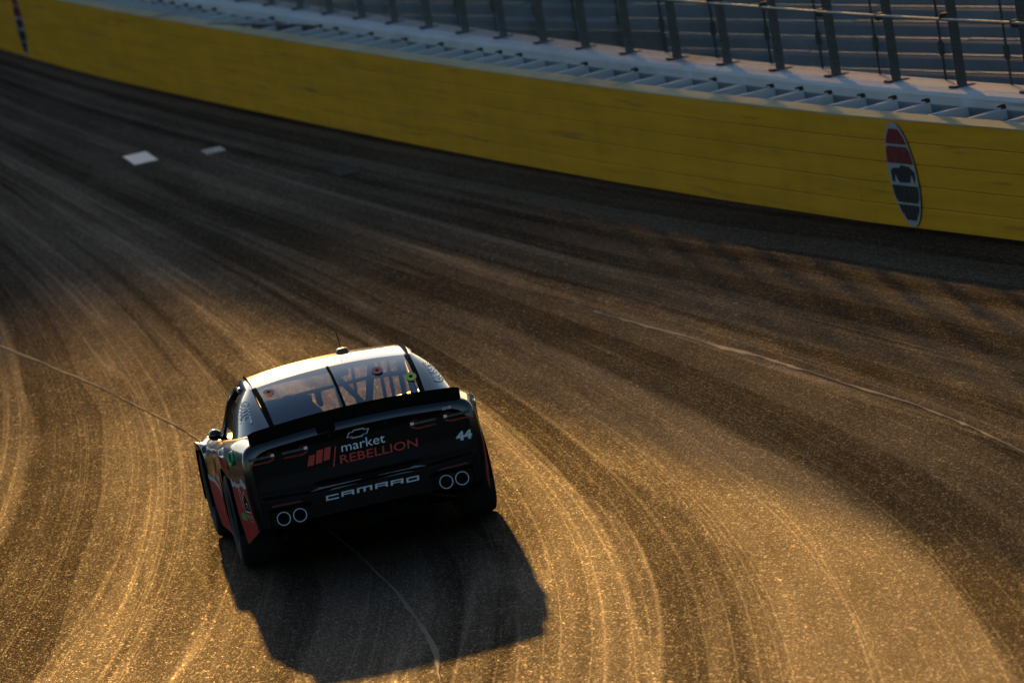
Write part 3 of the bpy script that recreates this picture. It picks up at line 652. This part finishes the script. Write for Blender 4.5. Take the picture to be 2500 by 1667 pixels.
# wide block letters on the bumper
def block(strokes, x0, w, z0, h, mat, sh=.15):
    mbq = MB()
    for a, b, c, d in strokes:
        p = np.array([(a, b), (c, b), (c, d), (a, d)]); q = [(x0+u*w+v*h*sh, z0+v*h) for u, v in p]; yv = [float(fascia_y(u, v))-.003 for u, v in q]
        mbq.add([(u, y_, v) for (u, v), y_ in zip(q, yv)], [(0, 1, 2, 3)])
    mbq.build('lettering', mat, car)
T, S = .26, .17
LET = dict(C=[(0, 0, 1, T), (0, T, S, 1-T), (0, 1-T, 1, 1)], A=[(0, 0, S, 1-T), (1-S, 0, 1, 1-T), (0, 1-T, 1, 1), (S, .3, 1-S, .3+T*.8)],
           M=[(0, 0, S*.9, 1-T), (.5-S*.45, 0, .5+S*.45, 1-T), (1-S*.9, 0, 1, 1-T), (0, 1-T, 1, 1)],
           R=[(0, 0, S, 1-T), (0, 1-T, 1, 1), (1-S, .5, 1, 1-T), (S, .32, 1, .32+T*.75), (1-S*1.3, 0, 1, .32)], O=[(0, 0, 1, T), (0, 1-T, 1, 1), (0, T, S, 1-T), (1-S, T, 1, 1-T)])
xx = -.338
for ch, w in zip('CAMARO', (.095, .095, .115, .095, .095, .095)):
    block(LET[ch], xx, w, .451+.010*(1-((xx+.05)/.36)**2), .036, M['chrome']); xx += w+.021
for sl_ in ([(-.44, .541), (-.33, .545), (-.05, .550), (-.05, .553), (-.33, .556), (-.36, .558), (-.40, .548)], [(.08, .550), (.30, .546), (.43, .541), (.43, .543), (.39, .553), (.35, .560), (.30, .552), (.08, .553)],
            [(-.30, .524), (-.20, .527), (-.08, .530), (-.20, .533), (-.26, .533)], [(.10, .530), (.24, .527), (.34, .524), (.28, .533), (.20, .533)]): poly(sl_, M['highlight_bar'], 'crease_highlight', .003)  # pale slivers painted on as reflection streaks of the bumper crease
# tail lights: smoked strip, pale inner block, red lower arc
for cx, sg in ((-.728, 1), (-.480, 1), (.478, -1), (.727, -1)):
    tl = poly([(cx-.097, .846), (cx+.097, .846), (cx+.097, .868), (cx-.097, .868)], M['lens'], 'tail_light', .003)
    rear_flat('light_bar', [(cx-.085, .8545), (cx+.085, .8565), (cx+.085, .8595), (cx-.085, .8575)], [(0, 1, 2, 3)], M['highlight_bar'], .0045, tl)
    rear_flat('light_block', [(cx+sg*.068, .850), (cx+sg*.094, .850), (cx+sg*.094, .872), (cx+sg*.068, .868)], [(0, 1, 2, 3)], M['letter_white'], .005, tl)
    arc = [(cx+sg*u, z) for u, z in ((-.09, .826), (.05, .826), (.085, .842), (.098, .862), (.098, .845), (.085, .825), (.05, .812), (-.09, .816))]
    rear_flat('red_lens', arc, [(0, 1, 6, 7), (1, 2, 5, 6), (2, 3, 4, 5)], M['lens_red'], .004, tl)
    rear_flat('red_lens', [(cx+sg*.03, .877), (cx+sg*.085, .872), (cx+sg*.085, .884), (cx+sg*.05, .886)], [(0, 1, 2, 3)], M['lens_red'], .004, tl)
# exhaust rings
rme = ring_mesh('exhaust_ring', .0435, .052, .007)
for x in (-.664, -.543, .549, .668):
    yv = float(fascia_y(x, .394))-.010
    o = place('exhaust_ring', rme, M['chrome'], car, (x, yv, .394))
    MB().add([(.043*math.cos(a), .004, .043*math.sin(a)) for a in np.linspace(0, 2*math.pi, 24, False)], [tuple(range(24))]).build('exhaust_hole', M['flat_black'], o)
# reflector strips above the exhausts
for sx in (-1, 1): poly([(sx*.50, .487), (sx*.73, .490), (sx*.73, .505), (sx*.52, .500)], M['letter_dark'], 'reflector', .003)
# rear-pillar lettering
V, F = text_mesh('GUSSET', .01)
for sx in (-1, 1):
    pts = []
    for v in V:
        a = .60-.34*v[1]; t = (.82-.48*v[0]) if sx > 0 else (.32+.48*v[0]); p = cpill(sx, a, t); p1 = cpill(sx, a+.01, t); p2 = cpill(sx, a, t+.01); n_ = (p1-p).cross(p2-p).normalized(); n_ = n_ if n_.x*sx > 0 else -n_
        pts.append(tuple(p+n_*.004))
    MB().add(pts, F).build('lettering', M['letter_white'], car)
# decals low on the left quarter: outlined barn, green square, small words
def side_flat(name, pts2, faces, mat, off=.005):
    return MB().add([side_pt(-1, y, z, off) for y, z in pts2], faces).build(name, mat, car)
def side_line(pts2, w, mat):
    for (a, b), (c, d) in zip(pts2[:-1], pts2[1:]):
        l = math.hypot(c-a, d-b)+1e-6; ux, uz = -(d-b)/l*w, (c-a)/l*w; side_flat('decal_line', [(a-ux, b-uz), (c-ux, d-uz), (c+ux, d+uz), (a+ux, b+uz)], [(0, 1, 2, 3)], mat, .006)
side_flat('decal', [(-1.02, .475), (-.80, .475), (-.80, .56), (-.91, .63), (-1.02, .56)], [(0, 1, 2, 3, 4)], M['flat_black'], .0045)
side_line([(-1.02, .475), (-.80, .475), (-.80, .56), (-.91, .63), (-1.02, .56), (-1.02, .475)], .004, M['letter_white'])
side_line([(-.80, .56), (-.78, .62), (-.74, .64), (-.70, .62), (-.72, .56), (-.72, .50)], .004, M['letter_white'])
side_line([(-.95, .50), (-.95, .54), (-.90, .54), (-.90, .50)], .004, M['letter_white'])
side_flat('decal', [(-.76, .40), (-.56, .40), (-.56, .455), (-.76, .455)], [(0, 1, 2, 3)], M['green'])
for txt, y0, y1, z0, z1 in (('RED ANGUS', -.80, -1.04, .425, .452), ('The Red', -.86, -1.0, .395, .412)):
    V2, F2 = text_mesh(txt); side_flat('lettering', [(y1+(1-v[0])*0+(y0-y1)*(1-v[0]), z0+v[1]*(z1-z0)) for v in V2], F2, M['pale'])
